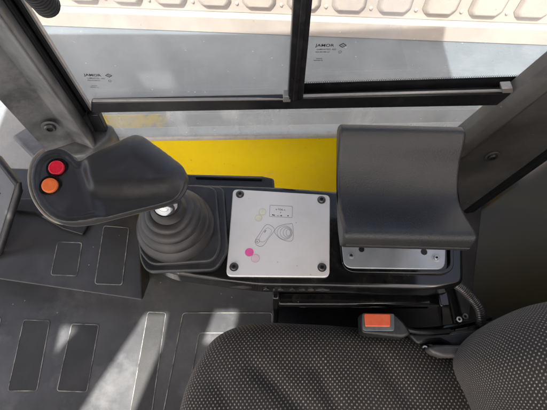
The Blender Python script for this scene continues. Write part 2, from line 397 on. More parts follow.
for i in range(-6, 26):                    # pressed ribs standing out from the sheet, chamfered foot
    u0 = .155 + i * pitch
    if u0 < L0 + .1 or u0 > L1 - .4: continue
    wd = .27; b0 = c1 + CU*u0 - CN*.05 + UP*.215
    out = CN * .038
    base = [b0 + CU*0 + UP*.045, b0 + CU*.03, b0 + CU*(wd-.03), b0 + CU*wd + UP*.045, b0 + CU*wd + UP*2.3, b0 + UP*2.3]
    cc = sum(base, Vector()) / 6
    top = [p + out + CU * (.028 if (p-b0).dot(CU) < wd/2 else -.028) + UP * (.03 if (p-b0).z < .5 else 0) for p in base]
    hexa(bm, base, top)
obj('ribbed_panel', bm, M['cream'], cont, bevel=.010)
rv0 = None
for i in range(-1, 14):
    u0 = .155 + i * pitch - .0375
    p_ = c1 + CU*u0 - CN*.05 + UP*.25 - c1
    if rv0 is None:
        bm = bmesh.new(); lathe(bm, [(.014, 0), (.014, .006), (.008, .012)], c1 + p_, 12, Matrix.Rotation(R(90), 3, 'X')); rv0 = obj('rivet', bm, M['cream'], cont); p0r = p_
    else:
        r2 = rv0.copy(); col().link(r2); r2.parent = cont; r2.location = p_ - p0r
bm = bmesh.new()
prism(bm, [c1 + CU*L0 - CN*.12, c1 + CU*L1 - CN*.12, c1 + CU*L1 - CN*.12 + UP*2.6, c1 + CU*L0 - CN*.12 + UP*2.6], -CN * 2.2)
obj('body', bm, M['cream'], cont)

# --- yellow wall below the window
yw = empty('yellow_wall', W(273, 170))
tag(yw, 'bright yellow painted steel wall of the cab below the window', 'wall')
tl, tr = W(96, 138), W(470, 137.5)
zt = (tl.z + tr.z) / 2
tl.z = tr.z = zt
tl = tl - WU * .04; tr = tr + WU * .12
bm = bmesh.new(); prism(bm, [tl, tr, Vector((tr.x, tr.y, -.05)), Vector((tl.x, tl.y, -.05))], -WN * .03)
obj('panel', bm, M['yellow'], yw, bevel=.004)
bm = bmesh.new(); prism(bm, [tl + WN*.006 + UP*.001, tr + WN*.006 + UP*.001, tr - WN*.03 + UP*.001, tl - WN*.03 + UP*.001], UP * .016)
obj('sill', bm, M['sill'], yw, bevel=.004)

# outer deck beyond the lower pane
def deckmat():
    m = mat('dusty_deck', (.19, .19, .18), .6, c2=(.30, .30, .29), cs=5, bump=.3, bs=50, dust=.5, ds=14, dc=(.17, .155, .11), speck=35)
    t = m.node_tree; N = t.nodes; L = t.links; b = N['Principled BSDF']; old = b.inputs['Base Color'].links[0].from_socket
    tc = N.new('ShaderNodeTexCoord'); sx = N.new('ShaderNodeSeparateXYZ'); L.new(tc.outputs['Object'], sx.inputs[0])
    no = N.new('ShaderNodeTexNoise'); no.inputs['Scale'].default_value = 9; no.inputs['Detail'].default_value = 9; no.inputs['Roughness'].default_value = .7; L.new(tc.outputs['Object'], no.inputs[0])
    m1 = N.new('ShaderNodeMath'); m1.operation = 'MULTIPLY_ADD'; L.new(sx.outputs[0], m1.inputs[0]); m1.inputs[1].default_value = -1.1; m1.inputs[2].default_value = -.46
    m2 = N.new('ShaderNodeMath'); L.new(m1.outputs[0], m2.inputs[0]); L.new(no.outputs['Fac'], m2.inputs[1])
    mr = N.new('ShaderNodeMapRange'); mr.inputs[1].default_value = .40; mr.inputs[2].default_value = .50; L.new(m2.outputs[0], mr.inputs[0])
    x = N.new('ShaderNodeMix'); x.data_type = 'RGBA'; L.new(mr.outputs[0], x.inputs[0]); L.new(old, x.inputs[6]); x.inputs[7].default_value = (.62, .42, .03, 1); L.new(x.outputs[2], b.inputs['Base Color'])
    return m
M['deck'] = deckmat()
dk = empty('side_deck', W(273, 120) - WN*.15)
tag(dk, 'dusty outer ledge of the machine seen through the low window strip', 'ledge')
bm = bmesh.new(); p = tl - WN*.05; q = tr - WN*.05
for a in (p, q): a.z = .24
prism(bm, [p - WU*.14, q + WU*.3, q + WU*.3 - WN*.16, p - WU*.14 - WN*.16], -UP*.06)
obj('ledge_top', bm, M['deck'], dk, bevel=.006)
bm = bmesh.new(); prism(bm, [p + WU*.03 - WN*.01 - UP*.062, q + WU*.2 - WN*.01 - UP*.062, q + WU*.2 - WN*.14 - UP*.062, p + WU*.03 - WN*.14 - UP*.062], -UP*1.2)
obj('skirt', bm, M['yellow'], dk)

# --- floor
FW = [(-.95, -1.2), (.95, -1.2), (.95, .70), (-.95, .70)]
bm = bmesh.new()
def inside_yw(x): return (A0 + WU * ((x - A0.x) / WU.x)).y
prism(bm, [Vector((-1.05, -1.2, 0)), Vector((.95, -1.2, 0)), Vector((.95, inside_yw(.95) - .001, 0)), Vector((-1.05, inside_yw(-1.05) - .001, 0))], -UP * .12)
M['floor'] = mat('floor_rubber', (.036, .038, .042), .40, c2=(.082, .085, .090), cs=3, cw=(.4, .7), bump=.25, bs=450, bdist=.0006, dust=.5, ds=5, dc=(.20, .205, .21), speck=26, scratch=.2)
floor = tag(obj('floor', bm, M['floor']), 'dark grey rubber covered cab floor', kind='structure')
def fpad(pts, z, r=.008):
    P = roundpoly([G(x, y, z) for x, y in pts], r, 5)
    for q in P: q.z = z
    b = bmesh.new(); prism(b, [q + UP*.0002 for q in P], UP * .0006)
    b2 = bmesh.new(); strip(b2, P, .0022, .0016)
    me = bpy.data.meshes.new('t'); b2.to_mesh(me); b2.free()
    nf = len(b.faces); b.from_mesh(me); bpy.data.meshes.remove(me); b.faces.ensure_lookup_table()
    for f in b.faces[nf:]: f.material_index = 1
    return b
mats_ = tag(empty('floor_mat', G(100, 350, 0)), 'moulded charcoal floor mat with outlined rectangular pads beside the seat', 'floor mat')
for P in ([(24, 320), (50, 321), (37, 391), (8, 391)], [(72, 324), (99, 325), (87, 392), (57, 391)],
          [(148, 312), (166, 313), (150, 425), (128, 425)], [(-22, 318), (1, 318), (-14, 392), (-42, 391)]):
    obj('pad', fpad(P, .0), [M['matpad'], M['ridge']], mats_, smooth=0)
# large outlined field by the seat, with a smaller one inside
b = bmesh.new(); P = roundpoly([G(x, y, 0) for x, y in [(183, 313), (272, 313), (272, 470), (152, 470)]], .01, 5); strip(b, [p + UP*.0002 for p in P], .0022, .0016)
P = roundpoly([G(x, y, 0) for x, y in [(199, 333), (272, 333), (272, 450), (178, 450)]], .01, 5); strip(b, [p + UP*.0002 for p in P], .0022, .0016)
obj('outline', b, M['ridge'], mats_, smooth=0)
# raised step in the far left part
SZ = .11
st = [G(-60, 273, SZ), G(0, 280, SZ), G(143, 301, SZ), G(139, 230, SZ), G(139, 180, SZ), G(90, 170, SZ), G(-60, 165, SZ)]
bm = bmesh.new(); cst = sum(st, Vector()) / len(st)
hexa(bm, st, [Vector((cst.x + (p.x - cst.x) * (.93 if p.x > cst.x else 1), cst.y + (p.y - cst.y) * (.62 if p.y < cst.y else 1), .0005)) for p in st])
step = tag(obj('step', bm, M['mat'], bevel=.006, seg=3), 'raised rubber covered floor step behind the joystick', kind='structure')
sm = tag(empty('step_mat', G(90, 250, SZ)), 'outlined pads on the raised floor step below the joystick grip', 'floor mat')
for P in ([(58, 242), (82, 243), (77, 276), (51, 275)], [(104, 226), (129, 228), (122, 285), (95, 284)]):
    obj('pad', fpad(P, SZ), [M['matpad'], M['ridge']], sm, smooth=0)

# --- rear panel (right) from the pillar's seal down to the floor
ra = W(547, 152); rb = W(466, 213)
SE = (ra - rb).normalized()
pt = ra + SE * 1.1; pb = rb + (rb - ra) * 0.3
pb.z = max(pb.z, .001)
bm = bmesh.new()
def q_(p, dx, dy, z=None):
    v = p.copy(); v.x += dx; v.y += dy
    if z is not None: v.z = z
    return v
sb_ = rb - SE * (rb.z / SE.z) if rb.z < 0 else rb
sb_.z = .002; sb_ = rb + SE * ((.002 - rb.z) / SE.z)
l0, l1 = Vector((.555, .10, .002)), Vector((.80, .10, 1.75)); k0, k1 = Vector((.50, -.80, .002)), Vector((.75, -.80, 1.75))
for a4 in ([sb_ - WN*.01, l0, l1, pt - WN*.01], [l0, k0, k1, l1]):
    hexa(bm, a4, [v + Vector((.05, .03, 0)) for v in a4])
tag(obj('rear_panel', bm, M['rear']), 'smooth dark grey rear panel of the cab, right of the console', 'panel')

# --- added unseen slab overhead: oversized for shade, holes cut to shape floor sun patches
RZ = 2.05
def up(p): return p + SD * ((RZ - p.z) / SD.z)
holes = [[(146, 314), (167, 314), (161, 347), (131, 418), (76, 418)],
         [(61, 326), (78, 329), (54, 355)],
         [(215, 311), (238, 311), (230, 345), (203, 345)],
         [(40, 208), (54, 210), (62, 224), (46, 218)]]
hz = [0, 0, 0, SZ]
bm = bmesh.new()
RXE = up(G(447, 58, GZ)).x
outer = [bm.verts.new(v) for v in ((-2.75, -2.0, RZ), (RXE, -2.0, RZ), (RXE, .90, RZ), (-2.75, .90, RZ))]
edges = [bm.edges.new((outer[i], outer[(i+1) % 4])) for i in range(4)]
for hh, z0 in zip(holes, hz):
    vs = []
    for x, y in hh:
        v = up(G(x, y, z0)); vs.append(bm.verts.new(v))
    edges += [bm.edges.new((vs[i], vs[(i+1) % len(vs)])) for i in range(len(vs))]
bmesh.ops.triangle_fill(bm, use_beauty=True, use_dissolve=False, edges=edges)
tf = [f for f in bm.faces]
r = bmesh.ops.extrude_face_region(bm, geom=tf)
for v in [g for g in r['geom'] if isinstance(g, bmesh.types.BMVert)]: v.co.z += .01
roof_mask = tag(obj('roof_mask', bm, M['roof_mask'], smooth=0), 'added unseen slab over the cab, oversized for shade, holes shaped for the sun patches', kind='structure')

# ================================================================== PILLARS
lp = tag(empty('left_pillar', W(60, 140, .05)), 'wide scuffed grey steel corner pillar, left of the window', 'pillar')
X1 = W(84, 108); 
def lx(px, py, off): return W(px, py, off)
e = W(88, 109); r_ = W(62, 109, .055); o_ = W(16, 118, .075)
foot = W(60, 158, .08).z
def xy(p): return Vector((p.x, p.y, 0))
cs = [xy(e), xy(e) + WN*.02 - WU*.010, xy(r_) + WU*.02 + WN*.012, xy(r_) - WU*.005 + WN*.004, xy(r_) - WU*.03 - WN*.006, xy(o_), xy(o_) - WU*.02 - WN*.06, xy(o_) - WN*.16]
cs = cs[:1] + smoothpts(cs[1:5], 5) + cs[5:]
bm = bmesh.new()
prism(bm, [p + UP * (foot + .02) for p in cs], UP * (RZ - foot - .02))
obj('post', bm, M['pillar'], lp, smooth=30, bevel=.006, seg=3)
# foot flange
bm = bmesh.new()
fl = [xy(e) + WU*.035, xy(e) + WN*.035 + WU*.03, xy(r_) + WN*.03, xy(o_) + WN*.025 - WU*.02, xy(o_) - WU*.1 - WN*.05, xy(o_) - WN*.14, xy(e) - WN*.02]
prism(bm, [p + UP * foot for p in fl], UP * .019)
prism(bm, [p * 1 + UP * (foot-.22) for p in fl], UP * .22)
obj('foot', bm, M['pillar'], lp, bevel=.008, seg=3)
# bolt
def screw(name, c, n, r, parent, mt, hexr=.5, h=.003, hole=M['hole']):
    q = n.to_track_quat('Z', 'Y').to_matrix()
    b = bmesh.new(); lathe(b, [(r, 0), (r, h*.6), (r*.82, h), (r*hexr, h), (r*hexr, h*.35)], c, 24, q)
    o = obj(name, b, mt, parent, smooth=35)
    b = bmesh.new(); lathe(b, [(r*hexr*.98, h*.36), (r*hexr*.5, h*.40)], c, 6, q)
    obj('socket', b, hole, o, smooth=0)
    return o
nfl = (xy(r_) - xy(o_)).cross(UP).normalized(); nfl = nfl if nfl.y < 0 else -nfl
pb_ = PL(50, 126, xy(o_) , nfl)
b = bmesh.new(); lathe(b, [(.017, 0), (.0175, .002), (.014, .003)], pb_, 28, nfl.to_track_quat('Z', 'Y').to_matrix()); obj('washer', b, M['pillar'], lp)
screw('bolt', pb_ + nfl*.003, nfl, .012, lp, M['darksteel'], .55, .007)
# black rubber seal along the pane
bm = bmesh.new()
s0 = W(90, 110); s1 = W(24, -12)
sd = (s1 - s0).normalized()
s1 = s0 + Vector((0, 0, 1.3))
for w0, w1, th in ((-.030, -.006, .020), (-.006, .006, .010)):
    prism(bm, [s0 + WU*w0, s0 + WU*w1, s1 + WU*w1, s1 + WU*w0], WN * th)
tube(bm, [s0 + WU*-.018 + WN*.018, s1 + WU*-.018 + WN*.018], .010, 10)
b = bmesh.new(); prism(b, [s0 + WU*.0065, s0 + WU*.011, s1 + WU*.011, s1 + WU*.0065], WN * .009); obj('edge_strip', b, M['track'], lp)
obj('window_seal', bm, M['rubber'], lp, bevel=.003)
# lower piece of frame beside the low pane
bm = bmesh.new(); prism(bm, [W(88, 108, .0), W(100, 108, .0), W(115, 141, .0), W(104, 141, .0)], WN * .02)
obj('lower_seal', bm, M['rubber'], lp, bevel=.003)

# black ribbed rubber stop at the top left
kb = tag(empty('rubber_stop', W(48, 8, .08)), 'black ribbed rubber bump stop on the pillar at the upper left of the window', 'rubber stop')
bm = bmesh.new()
ca = W(27, -18, .09); cb = W(48, 6, .05)
ax = (cb - ca).normalized(); qq = ax.to_track_quat('Z', 'Y').to_matrix(); Ln = (cb - ca).length
prof = [(.014, 0)]
nn = 9
for i in range(nn):
    prof += [(.020, Ln * (i + .15) / nn), (.020, Ln * (i + .6) / nn), (.016, Ln * (i + .75) / nn), (.016, Ln * (i + .98) / nn)]
prof += [(.012, Ln * 1.03)]
lathe(bm, prof, ca, 20, qq)
obj('ribbed_sleeve', bm, M['rubber'], kb, bevel=.001)
bm = bmesh.new(); box(bm, (ca + cb) / 2 - WN*.035, (.03, .05, .03)); obj('bracket', bm, M['rubber'], kb, bevel=.004)

# --- right pillar
rp = tag(empty('right_pillar', W(466, 170)), 'brownish grey slanted steel pillar, right of the window and behind the armrest', 'pillar')
a_ = W(466, 131, .03); b_ = W(546, 66, .03); c_ = W(547, 148, .03); d_ = W(466, 208, .03)
def ext(p, q, f): return p + (q - p) * f
A_ = ext(a_, b_, -.9); B_ = ext(a_, b_, 3.5); C_ = ext(d_, c_, 3.5); D_ = ext(d_, c_, -.28)
def bl(u, v, off=0):                    # u across (0 upper edge .. 1 seal), v along
    return (A_ * (1-u) + D_ * u) * (1-v) + (B_ * (1-u) + C_ * u) * v + WN * off
bm = bmesh.new()
sec = [(0, -.03), (0, .0), (.06, .016), (.16, .020), (.22, .012), (.26, .004), (.9, .004), (.96, .010), (1, .008), (1, -.03)]
r0 = [bm.verts.new(bl(u, 0, o)) for u, o in sec]; r1 = [bm.verts.new(bl(u, 1, o)) for u, o in sec]
for i in range(len(sec) - 1): bm.faces.new((r0[i], r0[i+1], r1[i+1], r1[i]))
bm.faces.new(r0); bm.faces.new(r1[::-1]); bm.faces.new((r0[-1], r0[0], r1[0], r1[-1]))
obj('post', bm, M['pillar_r'], rp, smooth=50, bevel=.003)
bm = bmesh.new(); strip(bm, [bl(1.02, 0, .0), bl(1.02, 1, .0)], .030, .018, WN, closed=False)
tube(bm, [bl(1.0, 0, .012), bl(1.0, 1, .012)], .009, 10)
tube(bm, [bl(1.1, 0, .0), bl(1.1, 1, .0)], .008, 10)
obj('seal', bm, M['rubber'], rp, smooth=50)
bp = W(492, 155.5, .036)
b = bmesh.new(); lathe(b, [(.019, 0), (.0185, .003), (.015, .0035)], bp, 28, WN.to_track_quat('Z', 'Y').to_matrix()); obj('washer', b, M['pillar_r'], rp)
screw('bolt', bp + WN*.003, WN, .0125, rp, M['darksteel'], .55, .007)

# ================================================================== WINDOW
wn = tag(empty('sliding_window', W(290, 100)), 'two pane sliding side window in a black frame with specks of dust', 'window')
topz = W(290, -10).z + .15
def hz_(p, z): v = p.copy(); v.z = z; return v
# black bottom rail
bm = bmesh.new()
rl0, rl1 = W(90, 108), W(513, 97)
for p0_, p1_, off, th in (((90, 104.5), (514, 92.5), .020, .012), ):
    pass
def bar(bm, y0a, y1a, xa, y0b, y1b, xb, off, th, mi=0):
    return wquad(bm, [(xa, y0a), (xb, y0b), (xb, y1b), (xa, y1a)], off, th, mi)
bar(bm, 102.5, 113.2, 91, 93.5, 105.5, 514, .028, .014)
bar(bm, 99.0, 101.5, 290, 92.0, 95, 513, .020, .018)
obj('bottom_frame', bm, M['frame'], wn, bevel=.003)
bm = bmesh.new(); bar(bm, 100.6, 102.4, 92, 98.8, 100.6, 288, .0285, .006); bar(bm, 96.0, 98.0, 302, 90.3, 92.2, 511, .0285, .006)
bar(bm, 88.5, 93.5, 502, 88, 93.3, 513, .030, .02)
bar(bm, 96.5, 102.5, 283, 96.2, 102.3, 291, .030, .02)
obj('track', bm, M['track'], wn, bevel=.002)
# centre post
bm = bmesh.new(); tp = W(303, -14, .03)
cp = [W(288, 100, .03), W(303, 100, .03)]
p1, p2 = W(293.5, 0, .03), W(312.5, 0, .03)
q1 = p1 + (p1 - cp[0]) * .6; q2 = p2 + (p2 - cp[1]) * .6
prism(bm, [cp[0], cp[1], q2, q1], -WN * .03)
m0 = cp[0] + WU*.012 + WN*.004; m1 = q1 + WU*.016 + WN*.004
prism(bm, [cp[0] + WU*.010, cp[0] + WU*.020, q1 + WU*.024, q1 + WU*.013], WN * .005)
obj('centre_post', bm, M['frame'], wn, bevel=.002)
# panes
def pane(pts, off, mt, name='glass_pane'):
    b = bmesh.new(); wquad(b, pts, off, .004); return obj(name, b, mt, wn, smooth=0)
def topx(px, py, ty):                       # follow the vertical through a pixel to higher py
    a = W(px, py); vz = Vector((a.x, a.y, 0)); return a
gl = bmesh.new()
a = W(88, 101, .012); b2_ = W(291, 98.5, .012)
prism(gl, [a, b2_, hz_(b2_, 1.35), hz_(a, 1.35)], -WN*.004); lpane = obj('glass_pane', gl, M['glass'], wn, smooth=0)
gl = bmesh.new(); a = W(300, 98.5, -.006); b2_ = W(520, 92, -.006) + WU*.3; b2_.z = a.z
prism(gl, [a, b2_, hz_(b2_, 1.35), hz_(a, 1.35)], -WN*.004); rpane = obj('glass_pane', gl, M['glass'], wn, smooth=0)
# black printed band at the foot of the right pane, with a dotted edge
bm = bmesh.new(); wquad(bm, [(302, 83.5), (547, 75.5), (560, 91), (302, 98)], -.004, .001)
for i in range(110):
    for rr_, (dy, r_s) in enumerate(((1.1, .0011), (2.0, .0007))):
        px = 304 + i * 2.15 + rr_ * 1.0; py = 83.5 - (px - 302) * 8 / 245 - dy
        lathe(bm, [(r_s, 0), (r_s, .0006)], W(px, py, -.0045), 6, WN.to_track_quat('Z', 'Y').to_matrix())
obj('printed_band', bm, M['frame'], wn, smooth=0)
# lower fixed pane
gl = bmesh.new(); a = W(100, 109, .0); b2_ = W(480, 104, .0); 
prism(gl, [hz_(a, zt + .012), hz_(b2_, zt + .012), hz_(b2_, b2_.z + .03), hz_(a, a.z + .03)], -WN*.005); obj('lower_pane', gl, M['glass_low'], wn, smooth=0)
# markings on the panes
def marking(parent, px, py, off, sc, dark, tilt):
    o = W(px, py, off); right = (W(px + 20, py + tilt, off) - o).normalized(); upv = -(right.cross(WN)).normalized()
    if upv.z < 0: upv = -upv
    b = textbm('JAMOR', .0115 * sc, o, right, upv, stretch=1.25)
    # diamond emblem
    c = o + right * .066 * sc + upv * .0042 * sc
    strip(b, [c + right*.0085*sc, c + upv*.0058*sc, c - right*.0085*sc, c - upv*.0058*sc], .0026 * sc, .0004, WN)
    strip(b, [c + right*.003*sc - upv*.001*sc, c - right*.003*sc + upv*.001*sc], .0012*sc, .0004, WN, closed=False)
    for s_, dx, dy, sz in (('LAMINATED  AS2', .004, -.0105, .0062), ('43R-001583 E2', .002, -.0185, .0056), ('SAFETY', .006, -.040, .0048), ('TRANSP 70', .000, -.046, .0048)):
        merge(b, textbm(s_, sz * sc, o + right*dx*sc + upv*dy*sc, right, upv, depth=.00005))
    strip(b, circ(o + right*.063*sc + upv*-.0165*sc, .0036*sc, right, upv, 16), .0006, .0003, WN)
    obj('glass_marking', b, dark, parent, smooth=0)
marking(lpane, 84.5, 75.8, .0135, .74, M['etch'], .6)
marking(rpane, 315.5, 46.5, -.0045, .80, M['etch'], .0)

# ================================================================== FRONT LEFT PANEL
fp = tag(empty('front_panel', G(0, 240, SZ)), 'slate grey moulded panel with a vent slot at the left edge of the floor', 'panel')
bm = bmesh.new()
tp_ = [G(-40, 128, .34), G(0, 158, .34), G(18, 186, .30), G(-3, 252, SZ + .002), G(-14, 268, SZ + .002), G(-120, 262, SZ+.002), G(-120, 150, .34)]
prism(bm, tp_[:2] + tp_[2:], Vector((-.12, .02, -.02)))
obj('moulding', bm, M['panel'], fp, bevel=.012, seg=3)
# black trim strip following its edge
bm = bmesh.new(); tube(bm, [G(-40, 134, .33), G(-1, 159, .335), G(18, 184, .305), G(19, 190, .29), G(-1, 253, SZ+.008), G(-20, 262, SZ+.006)], .010, 12)
obj('edge_trim', bm, M['rubber'], fp)
nv = (tp_[1] - tp_[2]).cross(tp_[3] - tp_[2]).normalized(); nv = nv if nv.dot(O - tp_[2]) > 0 else -nv
bm = bmesh.new()
for i in range(3):
    c = PL(-2 + i*0.2, 178 + i * 5, tp_[2], nv) + nv * .004
    strip(bm, [c - (tp_[1]-tp_[2]).normalized()*.018, c + (tp_[1]-tp_[2]).normalized()*.014], .007, .003, nv, closed=False)
obj('vent_slot', bm, M['hole'], fp, smooth=0)

# black carpet edge behind the step, under the pillar foot
bm = bmesh.new()
q = [G(20, 200, SZ+.002), G(46, 200, SZ+.002), G(66, 222, SZ+.002), G(92, 222, SZ+.002), G(84, 236, SZ+.002), G(64, 230, SZ+.002), G(36, 214, SZ+.002), G(14, 212, SZ+.002)]
prism(bm, q, UP * .012)
tag(obj('rubber_trim', bm, M['rubber'], bevel=.003), 'jagged black rubber trim lying on the floor step below the joystick head', 'trim')

# ================================================================== CONSOLE
KZ = .63
cn = tag(empty('control_console', G(290, 290, KZ) - UP*.63), 'gloss black control console between the seat and the yellow wall', 'console')
top = [(143, 205), (150, 190), (200, 184), (268, 186), (338, 191), (400, 196), (463, 205), (464, 284), (440, 289), (330, 286), (260, 285), (225, 281), (170, 273), (146, 262)]
P = roundpoly([G(x, y, KZ) for x, y in top], .012, 4)
bm = bmesh.new(); prism(bm, P, -UP*.05)
obj('body', bm, M['gloss'], cn, bevel=.006, seg=3)
# pedestal below
pd = [G(273, 300, .56), G(452, 300, .56)]
bm = bmesh.new()
x0 = pd[0].x - .0; x1 = pd[1].x; yf = pd[0].y + .015
XF = x1 + (.575 - .23) * .48
hexa(bm, [Vector((x0, yf, .579)), Vector((x1, yf, .579)), Vector((x1, yf + .12, .579)), Vector((x0, yf + .12, .579))], [Vector((x0, yf, .23)), Vector((XF, yf, .23)), Vector((XF, yf + .12, .23)), Vector((x0, yf + .12, .23))])
box(bm, ((x0 + XF)/2, yf + .06, .117), (XF - x0, .118, .224))
obj('pedestal', bm, M['gloss'], cn, bevel=.004)
bm = bmesh.new()      # flanges and ribs on the pedestal front
hexa(bm, [Vector((x1 - .03, yf - .03, .578)), Vector((x1 - .012, yf - .03, .578)), Vector((x1 - .012, yf, .578)), Vector((x1 - .03, yf, .578))], [Vector((XF - .06, yf - .045, .2305)), Vector((XF - .025, yf - .045, .2305)), Vector((XF - .025, yf, .2305)), Vector((XF - .06, yf, .2305))]); box(bm, (x0 + .005, yf - .008, .30), (.012, .02, .56))
box(bm, ((x0+x1)/2, yf - .012, .545), (x1-x0-.02, .02, .02))
box(bm, ((x0+x1)/2 + .02, yf - .006, .47), (x1-x0-.06, .012, .012))
obj('flange', bm, M['gloss'], cn, bevel=.003)
# raised bezel round the armrest mount
bz = [(340, 236), (450, 238), (451, 273), (344, 271)]
P = roundpoly([G(x, y, KZ + .002) for x, y in bz], .018, 6)
bm = bmesh.new(); strip(bm, P, .006, .005)
obj('mount_bezel', bm, M['gloss'], cn, smooth=50, bevel=.001)
# cover plate
z1 = KZ + .006
ep = [(233, 189), (330, 195), (329.5, 277), (226, 276)]
P = roundpoly([G(x, y, z1) for x, y in ep], .009, 6)
bm = bmesh.new(); prism(bm, P, -UP*.0055)
cp_ = obj('cover_plate', bm, M['alu'], cn, bevel=.0012, seg=2)
for x, y in ((240, 194.3), (321.5, 200), (322, 267.5), (234, 267)):
    c = G(x, y, z1)
    b = bmesh.new(); lathe(b, [(.0072, 0), (.0072, .0006), (.0062, .0008)], c, 24); wsh = obj('washer', b, M['darksteel'], cp_)
    screw('screw', c + UP*.0006, UP, .0056, cp_, M['darksteel'], .5, .003)
def gp(x, y): return G(x, y, z1 + .0001)
def crop4(x, y): return gp(225 + x / 4.318, 185 + y / 4.318)
ex = (gp(300, 232) - gp(250, 229)).normalized(); ey = UP.cross(ex)
# printed graphics
bm = bmesh.new()
P = roundpoly([crop4(*p) for p in ((194, 87), (291, 92), (290, 141), (192, 136))], .001, 3); strip(bm, P, .0005, .00015)
body = smoothpts([crop4(*p) for p in ((178, 172), (205, 180), (212, 198), (188, 230), (165, 262), (140, 262), (130, 243), (150, 210))], 4, True); strip(bm, body, .0005, .00015)
body = smoothpts([crop4(*p) for p in ((180, 186), (198, 192), (200, 205), (178, 236), (164, 246), (148, 240), (156, 215))], 4, True); strip(bm, body, .0003, .00015)
for k in range(4):                     # ribbed bellows of the pictogram
    cx_ = 258 + k * 5; rx = 33 - k * 8; ry = 29 - k * 5
    strip(bm, [crop4(cx_ + rx * math.cos(a_), 206 + ry * math.sin(a_)) for a_ in [2*math.pi*i/28 for i in range(28)]], .0004, .00015)
strip(bm, smoothpts([crop4(*p) for p in ((214, 200), (226, 182), (250, 172), (278, 168), (292, 172), (293, 235), (268, 242), (240, 232), (222, 216))], 4, True), .0005, .00015)
strip(bm, circ(crop4(140, 243), .0034, ex, ey, 18), .0005, .00015)
obj('pictogram', bm, M['ink'], cp_, smooth=0)['label'] = 'thin grey outline drawing of a control lever and a framed sign'
bm = textbm('● TOIL ●'.replace('●', 'o'), .0042, crop4(219, 108), ex, ey, .00006)
merge(bm, textbm('F', .0036, crop4(238, 122), ex, ey, .00006)); merge(bm, textbm('M  - o - M', .0036, crop4(208, 133), ex, ey, .00006))
for x, y in ((206, 129), (272, 133)):
    lathe(bm, [(.0011, 0), (.0011, .00015)], crop4(x, y), 10)
merge(bm, textbm('R', .0035, crop4(136, 247), ex, ey, .00006)); merge(bm, textbm('2', .006, crop4(127, 325), ex, ey, .00006)); merge(bm, textbm('ON', .0032, crop4(172, 207), (ex * .5 + ey).normalized(), (ey * .5 - ex).normalized(), .00006))
obj('lettering', bm, M['inkdark'], cp_, smooth=0)
bm = bmesh.new(); lathe(bm, [(.0070, 0), (.0070, .0003)], crop4(105, 291), 28); obj('pink_sticker', bm, M['pink'], cp_)
for nm, (x, y), r_c, mf, ml in (('pale_pink_sticker', (131, 317), .0066, 'pinkfill', 'pinkline'), ('olive_sticker', (162, 116), .0058, 'olivefill', 'olive'), ('olive_sticker', (145, 143), .0056, 'olivefill', 'olive')):
    bm = bmesh.new(); lathe(bm, [(r_c, 0), (r_c, .00015)], crop4(x, y), 28)
    nf = len(bm.faces); strip(bm, circ(crop4(x, y) + UP*.00015, r_c, ex, ey, 28), .0005, .00012)
    bm.faces.ensure_lookup_table()
    for f in bm.faces[nf:]: f.material_index = 1
    obj(nm, bm, [M[mf], M[ml]], cp_, smooth=0)
# small raised glyphs on the front lip
bm = bmesh.new()
yfr = lambda px: None
def lip(px, dz=0):                                  # point on the front face of the console body
    pts2 = [(170, 273), (225, 281), (260, 285), (330, 286), (440, 289)]
    for (xa, ya), (xb, yb) in zip(pts2, pts2[1:]):
        if xa <= px <= xb:
            g = G(px, ya + (yb - ya) * (px - xa) / (xb - xa), KZ); break
    return Vector((g.x, g.y - .0005, KZ - .022 + dz))
FX = Vector((1, 0, 0)); FN = Vector((0, -1, 0))
c = lip(242); strip(bm, [c - FX*.02, c + UP*.007, c + FX*.02, c - UP*.007], .0022, .0012, FN)
strip(bm, [c - FX*.009, c + UP*.002, c + FX*.009, c - UP*.003], .003, .0012, FN)
for px in (266, 274, 281, 293, 303, 312):
    c = lip(px); k = int(px) % 3
    if k == 0: strip(bm, circ(c, .004, FX, UP, 12), .0018, .0012, FN)
    elif k == 1: strip(bm, [c - UP*.006, c + UP*.006], .002, .0012, FN, closed=False)
    else: strip(bm, [c - FX*.004 - UP*.004, c + UP*.006, c + FX*.004 - UP*.004], .0018, .0012, FN)
c = lip(324); strip(bm, [c - FX*.010, c + UP*.006, c + FX*.010, c - UP*.005], .003, .0012, FN)
obj('raised_glyphs', bm, M['glyph'], cn, smooth=0)
# low black box behind the console
bb = tag(empty('black_housing', G(230, 185, .58)), 'low matt black box between the console and the yellow wall, behind the rubber gaiter', 'box')
bm = bmesh.new(); P = [G(180, 173.5, .60), G(262, 175.5, .60), G(274, 178, .60), G(275, 192, .60), G(180, 192, .60)]
prism(bm, P, -UP*.09); obj('case', bm, M['frame'], bb, bevel=.004)
bm = bmesh.new(); pa = G(196, 177, .602); pc = G(262, 179, .602); tube(bm, [pa, pc], .003, 8); obj('rib', bm, M['collar'], bb)

# ================================================================== JOYSTICK
js = tag(empty('joystick', G(176, 228, KZ)), 'black joystick with a broad palm grip, two buttons and a ribbed rubber gaiter', 'joystick')
# collar: two stacked rounded squares
bm = bmesh.new(); cz = KZ + .012
P = roundpoly([G(x, y, cz) for x, y in ((140, 192), (196, 184), (224, 187), (228, 252), (216, 270), (146, 272), (139, 258))], .012, 6); prism(bm, P, -UP*.0118)
P2 = roundpoly([G(x, y, cz + .012) for x, y in ((139, 192), (190, 184), (216, 187), (221, 246), (214, 261), (150, 265), (138, 250))], .014, 6); prism(bm, P2, -UP*.0115)
obj('collar', bm, M['collar'], js, bevel=.003, seg=3)
